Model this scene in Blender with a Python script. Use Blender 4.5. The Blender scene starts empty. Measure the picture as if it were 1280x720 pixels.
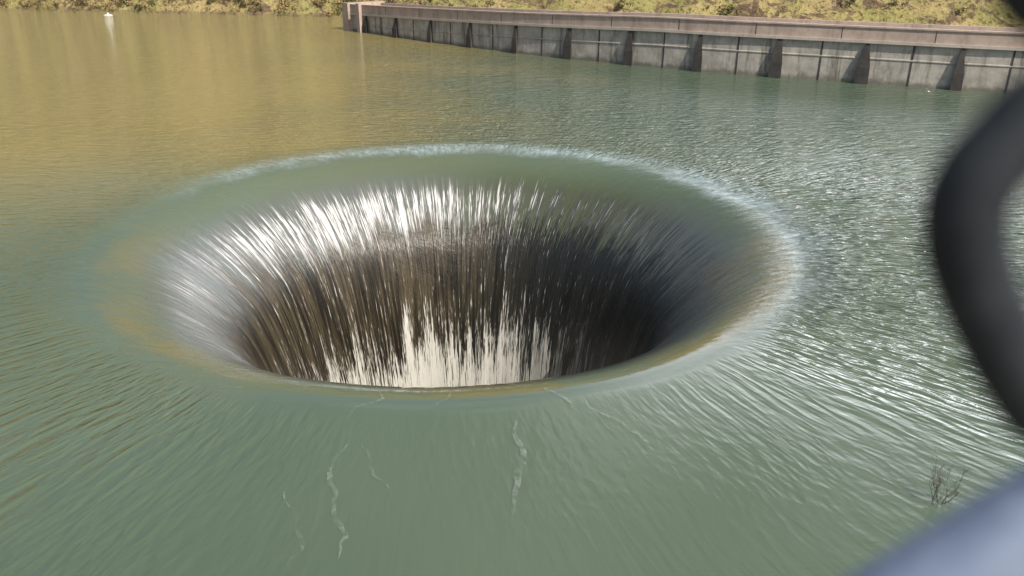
import bpy, bmesh, math, random, bisect
from mathutils import Vector, noise
random.seed(7)
sc=bpy.context.scene
CX,CY=-2.4,30.7      # spillway axis
# ---------------------------------------------------------------- helpers
class NT:
    def __init__(s,mat): s.t=mat.node_tree; s.n=s.t.nodes; s.l=s.t.links
    def new(s,k,**kw):
        n=s.n.new(k)
        for a,b in kw.items(): setattr(n,a,b)
        return n
    def put(s,sock,v):
        if isinstance(v,bpy.types.NodeSocket): s.l.new(v,sock)
        elif v is not None: sock.default_value=v
    def m(s,op,a,b=None,c=None,clamp=False):
        n=s.new('ShaderNodeMath',operation=op); n.use_clamp=clamp
        s.put(n.inputs[0],a); s.put(n.inputs[1],b); s.put(n.inputs[2],c); return n.outputs[0]
    def mul(s,*a):
        o=a[0]
        for x in a[1:]: o=s.m('MULTIPLY',o,x)
        return o
    def vm(s,op,a,b=None,out=0):
        n=s.new('ShaderNodeVectorMath',operation=op)
        s.put(n.inputs[0],a); s.put(n.inputs[1],b); return n.outputs[out]
    def scale(s,a,f):
        n=s.new('ShaderNodeVectorMath',operation='SCALE'); s.put(n.inputs[0],a); s.put(n.inputs[3],f); return n.outputs[0]
    def ss(s,v,a,b,lo=0.,hi=1.):
        n=s.new('ShaderNodeMapRange',interpolation_type='SMOOTHSTEP')
        s.put(n.inputs[0],v)
        if a<=b: vals=(a,b,lo,hi)
        else: vals=(b,a,hi,lo)
        for i,x in enumerate(vals): s.put(n.inputs[i+1],x)
        return n.outputs[0]
    def noise(s,vec,sc,det=3,rough=.55,dist=0.):
        n=s.new('ShaderNodeTexNoise'); s.put(n.inputs['Vector'],vec)
        n.inputs['Scale'].default_value=sc; n.inputs['Detail'].default_value=det
        n.inputs['Roughness'].default_value=rough; n.inputs['Distortion'].default_value=dist
        return n.outputs[0]
    def mix(s,f,a,b):
        n=s.new('ShaderNodeMix',data_type='RGBA'); s.put(n.inputs[0],f)
        s.put(n.inputs[6],a if isinstance(a,bpy.types.NodeSocket) else (*a,1))
        s.put(n.inputs[7],b if isinstance(b,bpy.types.NodeSocket) else (*b,1)); return n.outputs[2]
    def xyz(s,x,y,z):
        n=s.new('ShaderNodeCombineXYZ'); s.put(n.inputs[0],x); s.put(n.inputs[1],y); s.put(n.inputs[2],z); return n.outputs[0]
    def obj(s): return s.new('ShaderNodeTexCoord').outputs['Object']
    def sep(s,v):
        n=s.new('ShaderNodeSeparateXYZ'); s.put(n.inputs[0],v); return n.outputs
    def bump(s,h,strength,dist,nrm=None):
        n=s.new('ShaderNodeBump'); s.put(n.inputs['Height'],h); s.put(n.inputs['Strength'],strength)
        n.inputs['Distance'].default_value=dist; s.put(n.inputs['Normal'],nrm); return n.outputs[0]
def mat(name):
    m=bpy.data.materials.new(name); m.use_nodes=True
    t=NT(m); b=m.node_tree.nodes['Principled BSDF']; return m,t,b
def mesh_obj(name,verts,faces,m=None,parent=None,loc=(0,0,0),smooth=False):
    me=bpy.data.meshes.new(name); me.from_pydata(verts,[],faces); me.update()
    o=bpy.data.objects.new(name,me); sc.collection.objects.link(o); o.location=loc
    if m: me.materials.append(m)
    if parent: o.parent=parent
    if smooth:
        for p in me.polygons: p.use_smooth=True
    return o
def empty(name,loc=(0,0,0)):
    e=bpy.data.objects.new(name,None); sc.collection.objects.link(e); e.location=loc; return e

# ---------------------------------------------------------------- water profile
prof=[]  # (r,z) from outside inward
for i in range(33):
    rr=13.6-(13.6-8.5)*i/32; prof.append((rr,-0.125*(13.6-rr)**2))
p0=(8.5,-3.25); t0=(-2.6,-3.3); p1=(6.5,-12.5); t1=(0,-9)
for i in range(1,41):
    u=i/40; h0=2*u**3-3*u*u+1; h1=u**3-2*u*u+u; h2=-2*u**3+3*u*u; h3=u**3-u*u
    prof.append(tuple(h0*p0[k]+h1*t0[k]+h2*p1[k]+h3*t1[k] for k in (0,1)))
for _ in range(14):
    prof=[prof[0]]+[tuple((prof[i-1][k]+2*prof[i][k]+prof[i+1][k])/4 for k in (0,1)) for i in range(1,len(prof)-1)]+[prof[-1]]
prof.append((6.5,-16)); prof.append((3,-16.3)); prof.append((0.3,-16.3))
outer=[]
rr=13.6
while rr<4000:
    rr*=1.02 if rr<40 else (1.05 if rr<150 else 1.25)
    outer.append((rr,0.0))
rings=list(reversed(outer))+prof
def zprof(r):
    return -0.125*(13.6-r)**2 if r<13.6 else 0
def sst(x,a,b):
    u=max(0,min(1,(x-a)/(b-a))); return u*u*(3-2*u)
NS=480
V=[];F=[]
for (rr,z) in rings:
    for j in range(NS):
        a=2*math.pi*j/NS
        w=(1-sst(rr,12,18))*sst(rr,7,10)
        zz=z+w*0.08*(noise.noise(Vector((math.cos(a)*3,math.sin(a)*3,rr*.15))))
        rj=rr+0.13*noise.noise(Vector((math.cos(a)*11,math.sin(a)*11,z*.1)))*sst(-z,2,7)
        V.append((rj*math.cos(a),rj*math.sin(a),zz))
for i in range(len(rings)-1):
    for j in range(NS):
        F.append((i*NS+j,(i+1)*NS+j,(i+1)*NS+(j+1)%NS,i*NS+(j+1)%NS))
# ---------------------------------------------------------------- water material
wm,t,b=mat('lake_water')
co=t.obj(); X,Y,Z=t.sep(co)
flat=t.xyz(X,Y,0.)
R=t.vm('LENGTH',flat,out=1); D=t.vm('NORMALIZE',flat)
dx,dy,_=t.sep(D)
depth=t.m('MULTIPLY',Z,-1.)
def polar(K,radial): return t.vm('ADD',t.scale(D,K),t.xyz(0.,0.,radial))
lr=t.m('LOGARITHM',R,2.718)
def sector(ax,ay,lo,hi):
    n=math.hypot(ax,ay); return t.ss(t.m('ADD',t.m('MULTIPLY',dx,ax/n),t.m('MULTIPLY',dy,ay/n)),lo,hi)
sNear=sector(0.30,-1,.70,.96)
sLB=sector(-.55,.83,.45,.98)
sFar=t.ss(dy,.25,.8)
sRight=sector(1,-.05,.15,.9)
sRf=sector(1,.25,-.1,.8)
st1=t.noise(polar(64.,t.m('MULTIPLY',Z,.30)),1.0,3,.70)
st2=t.noise(polar(190.,t.m('MULTIPLY',Z,1.3)),1.0,2,.7)
st3=t.noise(polar(9.,t.m('MULTIPLY',Z,.12)),1.0,3,.6)
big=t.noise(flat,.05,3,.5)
hill_refl=t.mul(t.ss(t.m('ADD',X,t.m('MULTIPLY',t.m('SUBTRACT',big,.5),50.)),14.,-20.),t.ss(Y,-6.,16.),t.ss(R,13.3,17.,.25,1.))
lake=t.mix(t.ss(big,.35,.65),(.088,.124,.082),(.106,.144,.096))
lake=t.mix(hill_refl,lake,(.275,.226,.086))  # golden hillside reflection painted into the lake colour
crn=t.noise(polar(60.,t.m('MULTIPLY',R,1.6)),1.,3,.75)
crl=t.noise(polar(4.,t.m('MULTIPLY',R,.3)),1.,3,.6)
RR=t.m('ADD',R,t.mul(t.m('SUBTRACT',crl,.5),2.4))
rim_sheen=t.mul(t.ss(RR,15.6,13.8),t.ss(RR,12.6,13.6),t.ss(t.m('ADD',dy,t.mul(dx,.5)),-.3,.5),t.ss(crn,.33,.68,.12,.62),t.ss(crl,.3,.62,.35,1.))
lake=t.mix(rim_sheen,lake,(.46,.57,.62))  # blue-white sky sheen along the far rim, painted as colour
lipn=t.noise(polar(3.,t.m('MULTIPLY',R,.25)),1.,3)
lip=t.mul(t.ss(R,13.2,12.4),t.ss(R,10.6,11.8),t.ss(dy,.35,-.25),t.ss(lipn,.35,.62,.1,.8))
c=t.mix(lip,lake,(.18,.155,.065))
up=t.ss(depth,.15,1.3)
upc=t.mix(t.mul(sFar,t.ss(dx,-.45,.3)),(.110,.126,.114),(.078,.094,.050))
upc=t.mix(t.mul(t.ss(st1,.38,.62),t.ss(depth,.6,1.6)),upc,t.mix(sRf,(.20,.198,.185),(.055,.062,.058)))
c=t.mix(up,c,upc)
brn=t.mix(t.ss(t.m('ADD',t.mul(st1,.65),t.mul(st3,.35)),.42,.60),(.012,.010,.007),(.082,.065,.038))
brn=t.mix(t.m('MULTIPLY',sRf,.9),brn,(.009,.012,.012))  # shade of the right-hand wall painted in as near-black
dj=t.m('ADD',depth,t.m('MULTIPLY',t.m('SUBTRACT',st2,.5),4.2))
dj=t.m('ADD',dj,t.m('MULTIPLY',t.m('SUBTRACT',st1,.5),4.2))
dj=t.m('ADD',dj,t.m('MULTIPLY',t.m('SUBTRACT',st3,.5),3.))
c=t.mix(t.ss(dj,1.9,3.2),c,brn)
stm=t.m('ADD',t.m('MULTIPLY',st1,.5),t.m('MULTIPLY',st2,.5))
upstreak=t.mul(t.ss(depth,.7,1.8),t.ss(dj,4.8,2.2),t.m('ADD',t.mul(sLB,.09),.045))
bias=t.m('ADD',t.ss(t.m('ADD',depth,t.m('MULTIPLY',t.m('SUBTRACT',st3,.5),9.)),5.4,12.8,0.015,.27),upstreak)
foam=t.ss(t.m('ADD',stm,bias),.61,.69)
foam=t.mul(foam,t.ss(depth,.6,1.6),t.m('SUBTRACT',1.,t.mul(sRight,.7)))
c=t.mix(foam,c,t.mix(t.ss(depth,5.,9.),(.62,.62,.61),(.54,.53,.48)))
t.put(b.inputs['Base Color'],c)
b.inputs['IOR'].default_value=1.333; b.inputs['Specular IOR Level'].default_value=.9
t.put(b.inputs['Roughness'],t.m('ADD',t.ss(depth,.2,2.5,.05,.36),t.m('MULTIPLY',foam,.3)))
# ripples
wn=t.new('ShaderNodeTexNoise'); t.put(wn.inputs['Vector'],flat); wn.inputs['Scale'].default_value=.14; wn.inputs['Detail'].default_value=1
wv=t.scale(t.vm('SUBTRACT',wn.outputs[1],(.5,.5,.5)),3.4)
pr=t.noise(t.vm('ADD',polar(34.,t.m('MULTIPLY',lr,7.5)),wv),1.,2,.6)
pr2=t.noise(t.vm('ADD',polar(90.,t.m('MULTIPLY',lr,24.)),wv),1.,1,.5)
mp=t.new('ShaderNodeMapping'); t.put(mp.inputs[0],flat); mp.inputs['Rotation'].default_value=(0,0,math.radians(10)); mp.inputs['Scale'].default_value=(.5,1.5,1)
wind=t.noise(mp.outputs[0],1.5,4,.64,.5)
ridge=t.m('SUBTRACT',1.,t.m('ABSOLUTE',t.m('MULTIPLY',t.m('SUBTRACT',pr,.5),3.2)))
polh=t.m('ADD',ridge,t.m('MULTIPLY',pr2,1.1))
calm=t.m('SUBTRACT',1.,t.mul(sNear,t.ss(R,32.,22.,.3,.94)))
patch=t.ss(big,.36,.6,.7,1.15)
amp=t.mul(t.ss(R,46.,20.),t.ss(R,13.0,14.6),calm,t.m('ADD',.6,t.m('MULTIPLY',sRight,.85)),t.m('SUBTRACT',1.,t.mul(sFar,.5)),patch)
wamp=t.mul(t.m('MAXIMUM',t.ss(R,16.,34.,.14,1.),t.mul(sFar,t.ss(R,13.3,15.5))),calm,patch)
h=t.m('ADD',t.mul(polh,amp,.155),t.mul(wind,wamp,.48))
h=t.m('ADD',h,t.mul(t.m('ADD',t.m('MULTIPLY',st2,.02),t.m('MULTIPLY',st1,.05)),t.ss(depth,.8,3.5)))
t.put(b.inputs['Normal'],t.bump(h,1.,1.))
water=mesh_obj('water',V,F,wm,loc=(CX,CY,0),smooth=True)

# ---------------------------------------------------------------- foam veins
fm,t,b=mat('foam_vein')
co=t.obj(); n1=t.noise(co,5.,5,.7); n2=t.noise(co,1.1,2)
b.inputs['Base Color'].default_value=(.32,.37,.32,1); b.inputs['Roughness'].default_value=.5
t.put(b.inputs['Alpha'],t.m('MULTIPLY',t.ss(n1,.34,.66),t.ss(n2,.35,.6,.1,.46)))
FV=[];FF=[]
def ribbon(pts,w):
    P=[Vector(p) for p in pts]; out=[]
    for i in range(len(P)-1):
        for k in range(14): out.append(P[i].lerp(P[i+1],k/14))
    out.append(P[-1]); s=random.random()*50
    b0=len(FV)
    for i,p in enumerate(out):
        q=p+Vector((noise.noise(Vector((s,i*.11,0)))*.35+noise.noise(Vector((s,i*.4,9)))*.05,0))
        d=(out[min(i+1,len(out)-1)]-out[max(i-1,0)]).normalized(); nn=Vector((-d.y,d.x))
        ww=w*math.sin(math.pi*(i+.3)/(len(out)))**.6*(.6+.8*abs(noise.noise(Vector((s,i*.4,4)))))
        for sg in (-1,0,1):
            e=q+nn*ww*sg; rr=math.hypot(e.x-CX,e.y-CY); FV.append((e.x,e.y,zprof(rr)+.045))
    for i in range(len(out)-1):
        for k in (0,1):
            a=b0+i*3+k; FF.append((a,a+1,a+4,a+3))
for pts,w in [([(-3.0,18.6),(-3.5,17.6),(-4.0,16.7)],.07),([(-3.75,16),(-3.9,14.3),(-3.35,12.8),(-3.15,11.9)],.07),
    ([(-3.4,15.6),(-2.9,14.9),(-2.45,13.7)],.05),([(0,16.9),(.26,14.9),(-.1,13.05)],.09),([(1.78,17.6),(2.5,16.4),(3.1,15.7)],.06),
    ([(.9,18.4),(1.5,16.9)],.06),([(-1.3,18.4),(-1.9,17.3)],.05),([(-4.6,13.9),(-4.1,12.5),(-3.9,11.6)],.05)]:
    ribbon(pts,w)
mesh_obj('foam_streaks',FV,FF,fm,smooth=True)

# ---------------------------------------------------------------- terrain / hillside
def base_y(x):
    pts=[(-600,230),(-84,142),(-25,127),(10,112),(60,100),(140,110),(600,160)]
    for (x0,y0),(x1,y1) in zip(pts,pts[1:]):
        if x<=x1:
            u=(x-x0)/(x1-x0); return y0+(y1-y0)*u
    return 160
def hill_h(x,v):
    big=1/(1+math.exp((x+2)/16)); H=13+80*big
    base=H*(1-math.exp(-max(v,0)*.72/H)) if v>0 else v*.7
    bank=1.4*(1-math.exp(-max(v,0)/1.2))
    n=noise.fractal(Vector((x*.03,v*.03,1)),1,2,5)*3.2*min(1,max(0,v)/25)
    n+=noise.fractal(Vector((x*.22,v*.3,5)),1,2,4)*.6*min(1,max(0,v)/3)
    return base+bank*.6+n
xs=[];x=-420
while x<420:
    xs.append(x); x+= .8 if -100<x<110 else 8
vs=[-14,-8,-4,-2,-1]+[i*.45 for i in range(60)]
v=vs[-1]
while v<420: v=v*1.06+.3; vs.append(v)
V=[];F=[]
for v in vs:
    for x in xs:
        wob=noise.fractal(Vector((x*.12,0,3)),1,2,4)*1.6
        V.append((x,base_y(x)+v+wob,hill_h(x,v)))
nx=len(xs)
for i in range(len(vs)-1):
    for j in range(nx-1): F.append((i*nx+j,i*nx+j+1,(i+1)*nx+j+1,(i+1)*nx+j))
hm,t,b=mat('dry_grass_hill')
co=t.obj(); mp=t.new('ShaderNodeMapping'); t.put(mp.inputs[0],co); mp.inputs['Rotation'].default_value=(0,.5,.5); mp.inputs['Scale'].default_value=(1,.5,1.6)
n1=t.noise(mp.outputs[0],.14,5,.65,.6); n2=t.noise(co,1.6,5,.75); n3=t.noise(mp.outputs[0],.30,5,.72,.8)
c=t.mix(t.ss(n1,.40,.60),(.48,.37,.17),(.33,.31,.11))
c=t.mix(t.ss(n3,.50,.59),c,(.19,.13,.085))
c=t.mix(t.ss(n2,.51,.65,0.,.9),c,(.07,.065,.03))
c=t.mix(t.ss(n2,.43,.31,0.,.7),c,(.60,.50,.31))
zz=t.sep(co)[2]
c=t.mix(t.m('MULTIPLY',t.ss(zz,.6,.2),.6),c,(.20,.155,.095))
t.put(b.inputs['Base Color'],c); b.inputs['Roughness'].default_value=.95
b.inputs['Specular IOR Level'].default_value=.1
t.put(b.inputs['Normal'],t.bump(t.m('ADD',n2,n3),.9,.6))
mesh_obj('hillside',V,F,hm,smooth=True)

lm,t,b=mat('shrub_leaves')
at=t.new('ShaderNodeAttribute'); at.attribute_name='tint'
c=t.mix(at.outputs['Fac'],(.045,.048,.02),(.38,.28,.13)); t.put(b.inputs['Base Color'],c); b.inputs['Roughness'].default_value=.8
b.inputs['Specular IOR Level'].default_value=.15
V=[];F=[];T=[]
def shrub(x,v,s,tint):
    y=base_y(x)+v+noise.fractal(Vector((x*.12,0,3)),1,2,4)*1.6; z=hill_h(x,v)
    lobes=[(random.gauss(0,.35)*s,random.gauss(0,.3)*s,random.uniform(.25,.9)*s,random.uniform(.25,.5)*s) for _ in range(4)]
    for k in range(70):
        lx,ly,lz,lr_=random.choice(lobes)
        d=Vector((random.gauss(0,1),random.gauss(0,1),random.gauss(0,1))).normalized()*lr_*random.uniform(.5,1)
        c=Vector((x+lx+d.x,y+ly+d.y,z+max(.02,lz+d.z)-.1)); q=s*random.uniform(.06,.15)
        u=Vector((random.gauss(0,1),random.gauss(0,1),random.gauss(0,1))).normalized(); w=u.orthogonal().normalized()
        i0=len(V)
        V.extend([tuple(c+u*q),tuple(c+w*q*.7),tuple(c-u*q),tuple(c-w*q*.7)]); F.append((i0,i0+1,i0+2,i0+3)); T.append(max(0,min(1,tint+random.gauss(0,.12))))
for i in range(760):
    x=random.uniform(-105,115)
    if x<-10: shrub(x,abs(random.gauss(0,1))*3+.1,random.uniform(.4,1.4),random.choice([.95,.9,.8,.7,.3,.1]))
    else: shrub(x,random.uniform(.5,45),random.uniform(.5,1.8),random.choice([.0,.05,.1,.3,.6]))
o=mesh_obj('shrubs',V,F,lm)
a=o.data.attributes.new('tint','FLOAT','FACE')
a.data.foreach_set('value',T)

# ---------------------------------------------------------------- dam
ctrl=[(-21.0,109.0),(-11,97.3),(1.6,84.5),(15.4,73.6),(27,67),(37.9,61.4),(50,56.8),(65,52.6),(82,50)]
P=[Vector(c) for c in ctrl]; path=[]
def cr(a,b_,c_,d,u): return .5*((2*b_)+(c_-a)*u+(2*a-5*b_+4*c_-d)*u*u+(3*b_-a-3*c_+d)*u**3)
for i in range(len(P)-1):
    a=P[max(i-1,0)] if i else P[0]*2-P[1]; d=P[i+2] if i+2<len(P) else P[-1]*2-P[-2]
    for k in range(30): path.append(cr(a,P[i],P[i+1],d,k/30))
path.append(P[-1])
S=[0]
for i in range(1,len(path)): S.append(S[-1]+(path[i]-path[i-1]).length)
L=S[-1]
def nrm(s):
    s=max(0,min(L-1e-4,s))
    i=max(0,min(len(S)-2,bisect.bisect_right(S,s)-1)); u=(s-S[i])/(S[i+1]-S[i])
    p=path[i].lerp(path[i+1],u); j0=max(0,i-3); j1=min(len(path)-1,i+4); tg=(path[j1]-path[j0]).normalized()
    n=Vector((tg.y,-tg.x))
    if n.dot(Vector((-.6,-.8)))<0: n=-n
    return p,tg,n
def top(s): return 3.15+1.2*min(1,s/48)
def fixn(o):
    bm=bmesh.new(); bm.from_mesh(o.data); bmesh.ops.recalc_face_normals(bm,faces=bm.faces); bm.to_mesh(o.data); bm.free(); return o
def sweep(name,sec,s0,s1,m,parent,step=1.2):
    n=max(1,int((s1-s0)/step)); V=[];F=[];k=len(sec(s0))
    for i in range(n+1):
        s=s0+(s1-s0)*i/n; p,tg,nn=nrm(s)
        for (o,z) in sec(s): V.append((p.x+nn.x*o,p.y+nn.y*o,z))
    for i in range(n):
        for j in range(k):
            F.append((i*k+j,i*k+(j+1)%k,(i+1)*k+(j+1)%k,(i+1)*k+j))
    F.append(tuple(range(k))[::-1]); F.append(tuple(n*k+j for j in range(k)))
    return fixn(mesh_obj(name,V,F,m,parent))
def concrete(name,c0,c1,stain=.5,dark=(.09,.08,.07),wet=True):
    m,t,b=mat(name); co=t.obj(); x,y,z=t.sep(co)
    vs_=t.xyz(x,y,t.m('MULTIPLY',z,.12))
    s1=t.noise(vs_,1.3,5,.7); s2=t.noise(co,.9,6,.7); s3=t.noise(vs_,4.,3,.6)
    c=t.mix(t.ss(s2,.3,.7),c0,c1)
    c=t.mix(t.ss(s1,.5,.72,0.,stain),c,dark); c=t.mix(t.ss(s3,.55,.75,0.,stain*.5),c,dark)
    if wet:
        c=t.mix(t.ss(t.m('ADD',z,t.m('MULTIPLY',s2,.8)),.95,.5,0.,.7),c,(.13,.12,.09))
    t.put(b.inputs['Base Color'],c); b.inputs['Roughness'].default_value=.9
    t.put(b.inputs['Normal'],t.bump(s2,.5,.06)); return m
mc=concrete('dam_concrete',(.34,.31,.27),(.53,.49,.43),.85)
mp_=concrete('parapet_concrete',(.40,.31,.26),(.52,.41,.34),.4,wet=False)
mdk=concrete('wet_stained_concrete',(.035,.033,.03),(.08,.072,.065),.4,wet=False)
mrd=concrete('road_concrete',(.45,.40,.34),(.55,.49,.42),.2,wet=False)
dam=empty('concrete_dam',(0,0,0))
sweep('wall_body',lambda s:[(0.,-3),(0.,top(s)-1.25),(-4.5,top(s)-1.25),(-4.5,-3)],0,L,mc,dam)
sweep('road_deck',lambda s:[(0.25,top(s)-1.248),(0.25,top(s)-1.02),(-4.7,top(s)-1.02),(-4.7,top(s)-1.248)],1.5,L,mrd,dam)
sweep('parapet',lambda s:[(0.12,top(s)-1.018),(0.12,top(s)-.12),(-.18,top(s)-.12),(-.18,top(s)-1.018)],1.5,L,mp_,dam)
sweep('parapet_coping',lambda s:[(0.2,top(s)-.118),(0.2,top(s)),(-.26,top(s)),(-.26,top(s)-.118)],1.5,L,mp_,dam)
sweep('downstream_parapet',lambda s:[(-4.3,top(s)-1.018),(-4.3,top(s)-.05),(-4.6,top(s)-.05),(-4.6,top(s)-1.018)],1.5,L,mp_,dam)
sweep('ledge',lambda s:[(0.002,top(s)-2.5),(0.05,top(s)-2.45),(0.05,top(s)-2.38),(0.002,top(s)-2.34)],0,L,mc,dam)
def box_on(s,w,prof2,name,m,jit=0):
    V=[];F=[];k=len(prof2)
    for sg in (-1,1):
        for (o,z,wf) in prof2:
            p,tg,nn=nrm(s+sg*w*wf*.5+jit*random.uniform(-1,1)); V.append((p.x+nn.x*o,p.y+nn.y*o,z))
    for j in range(k): F.append((j,(j+1)%k,k+(j+1)%k,k+j))
    F.append(tuple(range(k))[::-1]); F.append(tuple(k+j for j in range(k)))
    return fixn(mesh_obj(name,V,F,m,dam))
s=5.0;i=0
while s<L-2:
    T_=top(s)-1.26
    w=random.uniform(.6,.95)
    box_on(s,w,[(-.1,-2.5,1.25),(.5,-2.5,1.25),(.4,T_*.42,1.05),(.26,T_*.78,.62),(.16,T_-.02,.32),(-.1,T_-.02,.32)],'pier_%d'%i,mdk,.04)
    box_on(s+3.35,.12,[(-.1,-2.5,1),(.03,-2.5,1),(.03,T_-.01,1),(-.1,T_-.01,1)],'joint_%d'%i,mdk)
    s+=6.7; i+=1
s=3.0
while s<L-2:
    T_=top(s)
    box_on(s,.05,[(.08,T_-1.0,1),(.135,T_-1.0,1),(.135,T_-.13,1),(.08,T_-.13,1)],'parapet_joint_%d'%int(s),mdk); s+=6.7
sweep('abutment_block',lambda s:[(.55,-3),(.55,top(s)+.12),(-4.9,top(s)+.12),(-4.9,-3)],-0.0,1.45,mp_,dam,1.4)
sweep('abutment_pillar',lambda s:[(.62,-3),(.62,top(s)+.15),(-.5,top(s)+.15),(-.5,-3)],3.6,4.3,mp_,dam,.6)

# ---------------------------------------------------------------- buoy
bu=empty('buoy',(-61,130,0))
bm_,t,b=mat('buoy_paint'); b.inputs['Roughness'].default_value=.5
t.put(b.inputs['Base Color'],t.mix(t.ss(t.noise(t.obj(),3.,3),.4,.7),(.7,.7,.66),(.5,.48,.42)))
def lathe(name,pr,m,parent,n=24):
    V=[];F=[]
    for (r_,z) in pr:
        for j in range(n): V.append((r_*math.cos(2*math.pi*j/n),r_*math.sin(2*math.pi*j/n),z))
    for i in range(len(pr)-1):
        for j in range(n): F.append((i*n+j,i*n+(j+1)%n,(i+1)*n+(j+1)%n,(i+1)*n+j))
    F.append(tuple(range(n))[::-1]); F.append(tuple((len(pr)-1)*n+j for j in range(n)))
    return mesh_obj(name,V,F,m,parent,smooth=True)
lathe('float',[(.4,-.25),(.6,-.1),(.66,.05),(.6,.15),(.35,.22)],bm_,bu)
lathe('topmark',[(.2,.22),(.16,.34),(.1,.42),(.03,.45)],bm_,bu)

# ---------------------------------------------------------------- bare bush in the water
tw,t,b=mat('twig_bark'); t.put(b.inputs['Base Color'],t.mix(t.noise(t.obj(),20.,3),(.06,.05,.04),(.13,.11,.08))); b.inputs['Roughness'].default_value=.9
cu=bpy.data.curves.new('bare_bush','CURVE'); cu.dimensions='3D'; cu.bevel_depth=1.; cu.bevel_resolution=1
def branch(p,d,l,r_,lev):
    n=5; sp=cu.splines.new('POLY'); sp.points.add(n); q=p.copy(); dd=d.copy(); pts=[]
    for i in range(n+1):
        sp.points[i].co=(*q,1); sp.points[i].radius=r_*(1-.65*i/n); pts.append((q.copy(),dd.copy()))
        dd=(dd+Vector((random.gauss(0,.16),random.gauss(0,.16),random.gauss(.05,.1)))).normalized(); q=q+dd*l/n
    if lev<3:
        for k in range(4 if lev else 3):
            q,dd=random.choice(pts[1:]); branch(q,(dd+Vector((random.gauss(0,.4),random.gauss(0,.4),random.uniform(0,.5)))).normalized(),l*.55,r_*.6,lev+1)
for k in range(7): branch(Vector((random.gauss(0,.06),random.gauss(0,.06),-.1)),Vector((random.gauss(0,.3),random.gauss(0,.3),1)).normalized(),.62,.007,0)
bo=bpy.data.objects.new('bare_bush',cu); sc.collection.objects.link(bo); bo.location=(8.65,13.6,0); cu.materials.append(tw)

# ---------------------------------------------------------------- near bank under the viewer
bk,t,b=mat('bank_soil'); co=t.obj(); n=t.noise(co,1.5,6,.7)
t.put(b.inputs['Base Color'],t.mix(t.ss(n,.35,.65),(.12,.095,.06),(.28,.23,.14))); b.inputs['Roughness'].default_value=.95
t.put(b.inputs['Normal'],t.bump(n,.8,.15))
V=[];F=[]; rows=[(-60,9.6),(-20,9.1),(-5,9.),(.2,9.),(.9,8.9),(2,7.4),(3.5,5.),(5,2.4),(6.3,.3),(8,-2.5)]
bx=[i*1.5-90 for i in range(121)]
for (y,z) in rows:
    for x in bx:
        k=noise.fractal(Vector((x*.3,y*.5,2)),1,2,4)*.25 if .9<y else 0
        V.append((x,y-abs(x)*.04,z+k))
for i in range(len(rows)-1):
    for j in range(len(bx)-1): F.append((i*121+j,i*121+j+1,(i+1)*121+j+1,(i+1)*121+j))
mesh_obj('near_bank',V,F,bk,smooth=True)

# ---------------------------------------------------------------- railing with chain beside the viewer
H=10.5
def tube(name,pts,r_,m,parent,cyc=False):
    c=bpy.data.curves.new(name,'CURVE'); c.dimensions='3D'; c.bevel_depth=r_; c.bevel_resolution=6; c.resolution_u=10
    sp=c.splines.new('BEZIER' if len(pts)>2 else 'POLY')
    if len(pts)>2:
        sp.bezier_points.add(len(pts)-1)
        for q,p in zip(sp.bezier_points,pts): q.co=p; q.handle_left_type=q.handle_right_type='AUTO'
    else:
        sp.points.add(1)
        for q,p in zip(sp.points,pts): q.co=(*p,1)
    sp.use_cyclic_u=cyc; c.use_fill_caps=True
    o=bpy.data.objects.new(name,c); sc.collection.objects.link(o); c.materials.append(m); o.parent=parent; return o
def metal(name,c0,c1,rough,met):
    m,t,b=mat(name); n=t.noise(t.obj(),40.,4,.6)
    t.put(b.inputs['Base Color'],t.mix(t.ss(n,.35,.65),c0,c1)); b.inputs['Roughness'].default_value=rough; b.inputs['Metallic'].default_value=met; return m
mk=metal('dark_steel',(.015,.020,.025),(.028,.034,.040),.7,.0)
mk.node_tree.nodes['Principled BSDF'].inputs['Specular IOR Level'].default_value=.3
mg=metal('galvanised_steel',(.24,.30,.42),(.32,.39,.51),.55,.3)
ch=empty('steel_chain')
def yz(l,y=.3): return [(x,y,H+z) for x,z in l]
tube('link_1',yz([(.206,-.050),(.182,-.0709),(.1738,-.0878),(.1751,-.1038),(.1833,-.1239),(.196,-.145),(.2111,-.1672),(.2304,-.188),(.262,-.20),(.28,-.17),(.27,-.12),(.247,-.07)]),.0152,mk,ch,True)
tube('link_2',yz([(.176,.03),(.179,.0),(.189,-.017),(.214,-.026),(.24,-.01),(.255,.04),(.24,.08),(.2,.075)],.306),.0152,mk,ch,True)
pr_=empty('pipe_railing')
tube('brace',[(.08,.3,H-.386),(.62,.3,H+.107)],.022,mg,pr_)
tube('post',[(.64,.3,H-1.6),(.64,.3,H+.2)],.03,mg,pr_)
tube('top_rail',[(.64,.3,H+.13),(3.2,.3,H+.13)],.021,mg,pr_)
tube('end_post',[(3.2,.3,H-1.6),(3.2,.3,H+.2)],.03,mg,pr_)
tube('brace_foot',[(.08,.3,H-1.6),(.08,.3,H-.386)],.021,mg,pr_)
tube('link_3',yz([(.225,.09),(.23,.06),(.3,.055),(.45,.11),(.6,.115),(.6,.14),(.42,.14),(.28,.1)],.31),.0143,mk,ch,True)

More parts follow.
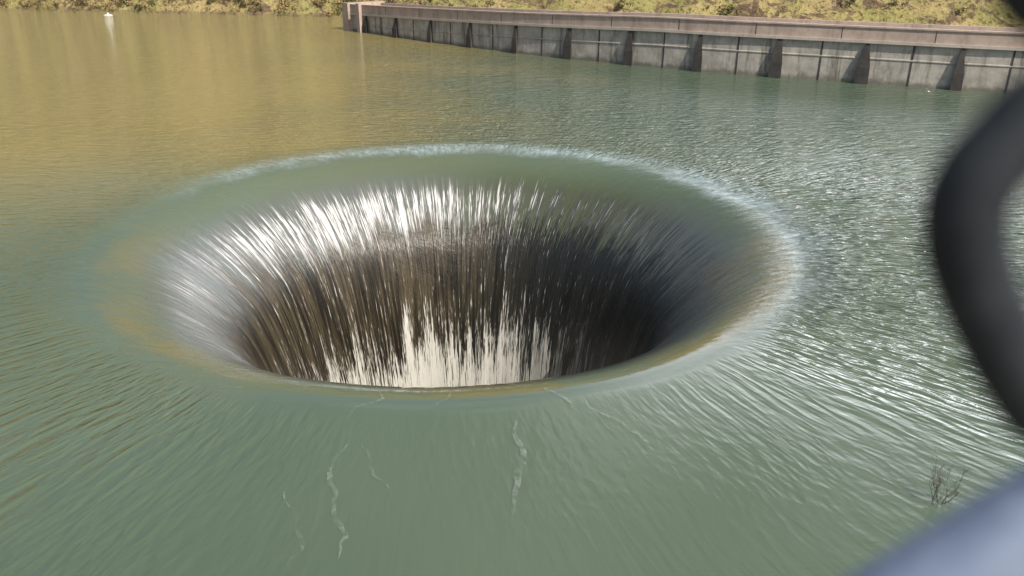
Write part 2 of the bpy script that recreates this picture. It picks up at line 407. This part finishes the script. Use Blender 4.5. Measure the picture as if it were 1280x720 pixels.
# ---------------------------------------------------------------- light, sky, camera
sd=Vector((.48,-.55,.68)).normalized()
su=bpy.data.lights.new('sun','SUN'); su.energy=4.9; su.angle=math.radians(.5); su.color=(1,.93,.82)
so=bpy.data.objects.new('sun',su); sc.collection.objects.link(so); so.rotation_euler=sd.to_track_quat('Z','Y').to_euler(); so.location=(30,-20,40)
w=bpy.data.worlds.new('World'); sc.world=w; w.use_nodes=True; t=NT(w); bg=t.n['Background']
sk=t.new('ShaderNodeTexSky'); sk.sky_type='NISHITA'; sk.sun_disc=False; sk.sun_elevation=math.asin(sd.z); sk.sun_rotation=math.atan2(sd.x,sd.y)
sk.air_density=1.0; sk.dust_density=3.
g=t.new('ShaderNodeTexCoord').outputs['Generated']; gx,gy,gz=t.sep(g)
# thin bright cloud, plus an added unseen glare spot low on the right
den=t.m('ADD',t.m('MAXIMUM',gz,0.),.18)
cl=t.noise(t.xyz(t.m('DIVIDE',gx,den),t.m('DIVIDE',gy,den),0.),1.1,4,.6,.3)
cm=t.m('ADD',cl,t.mul(t.ss(gx,-.2,.45),t.ss(gz,.75,.3),.30))
cm=t.ss(cm,.48,.76,0.,.85)
glare_dir=Vector((.64,.70,.30)).normalized()
dt=t.m('ADD',t.m('ADD',t.mul(gx,glare_dir.x),t.mul(gy,glare_dir.y)),t.mul(gz,glare_dir.z))
bank=t.mul(t.ss(dt,.76,.98),t.ss(cl,.30,.62,.4,1.),t.ss(gz,.58,.36))  # added glare spot, brightens reflections on the right-hand water
col=t.mix(cm,sk.outputs[0],(8.6,8.9,9.8))
col=t.mix(bank,col,(52.,53.,56.))  # bank here is the mask of the added glare spot
t.put(bg.inputs[0],col); bg.inputs[1].default_value=.11
cam=bpy.data.cameras.new('camera'); co_=bpy.data.objects.new('camera',cam); sc.collection.objects.link(co_)
co_.location=(0,0,H); co_.rotation_euler=(math.radians(90-23),0,0)
cam.sensor_width=36; cam.lens=28.8; cam.clip_start=.01; cam.clip_end=8000
cam.dof.use_dof=True; cam.dof.focus_distance=30; cam.dof.aperture_fstop=2.4
sc.camera=co_
sc.view_settings.view_transform='Standard'; sc.view_settings.look='None'; sc.view_settings.exposure=0
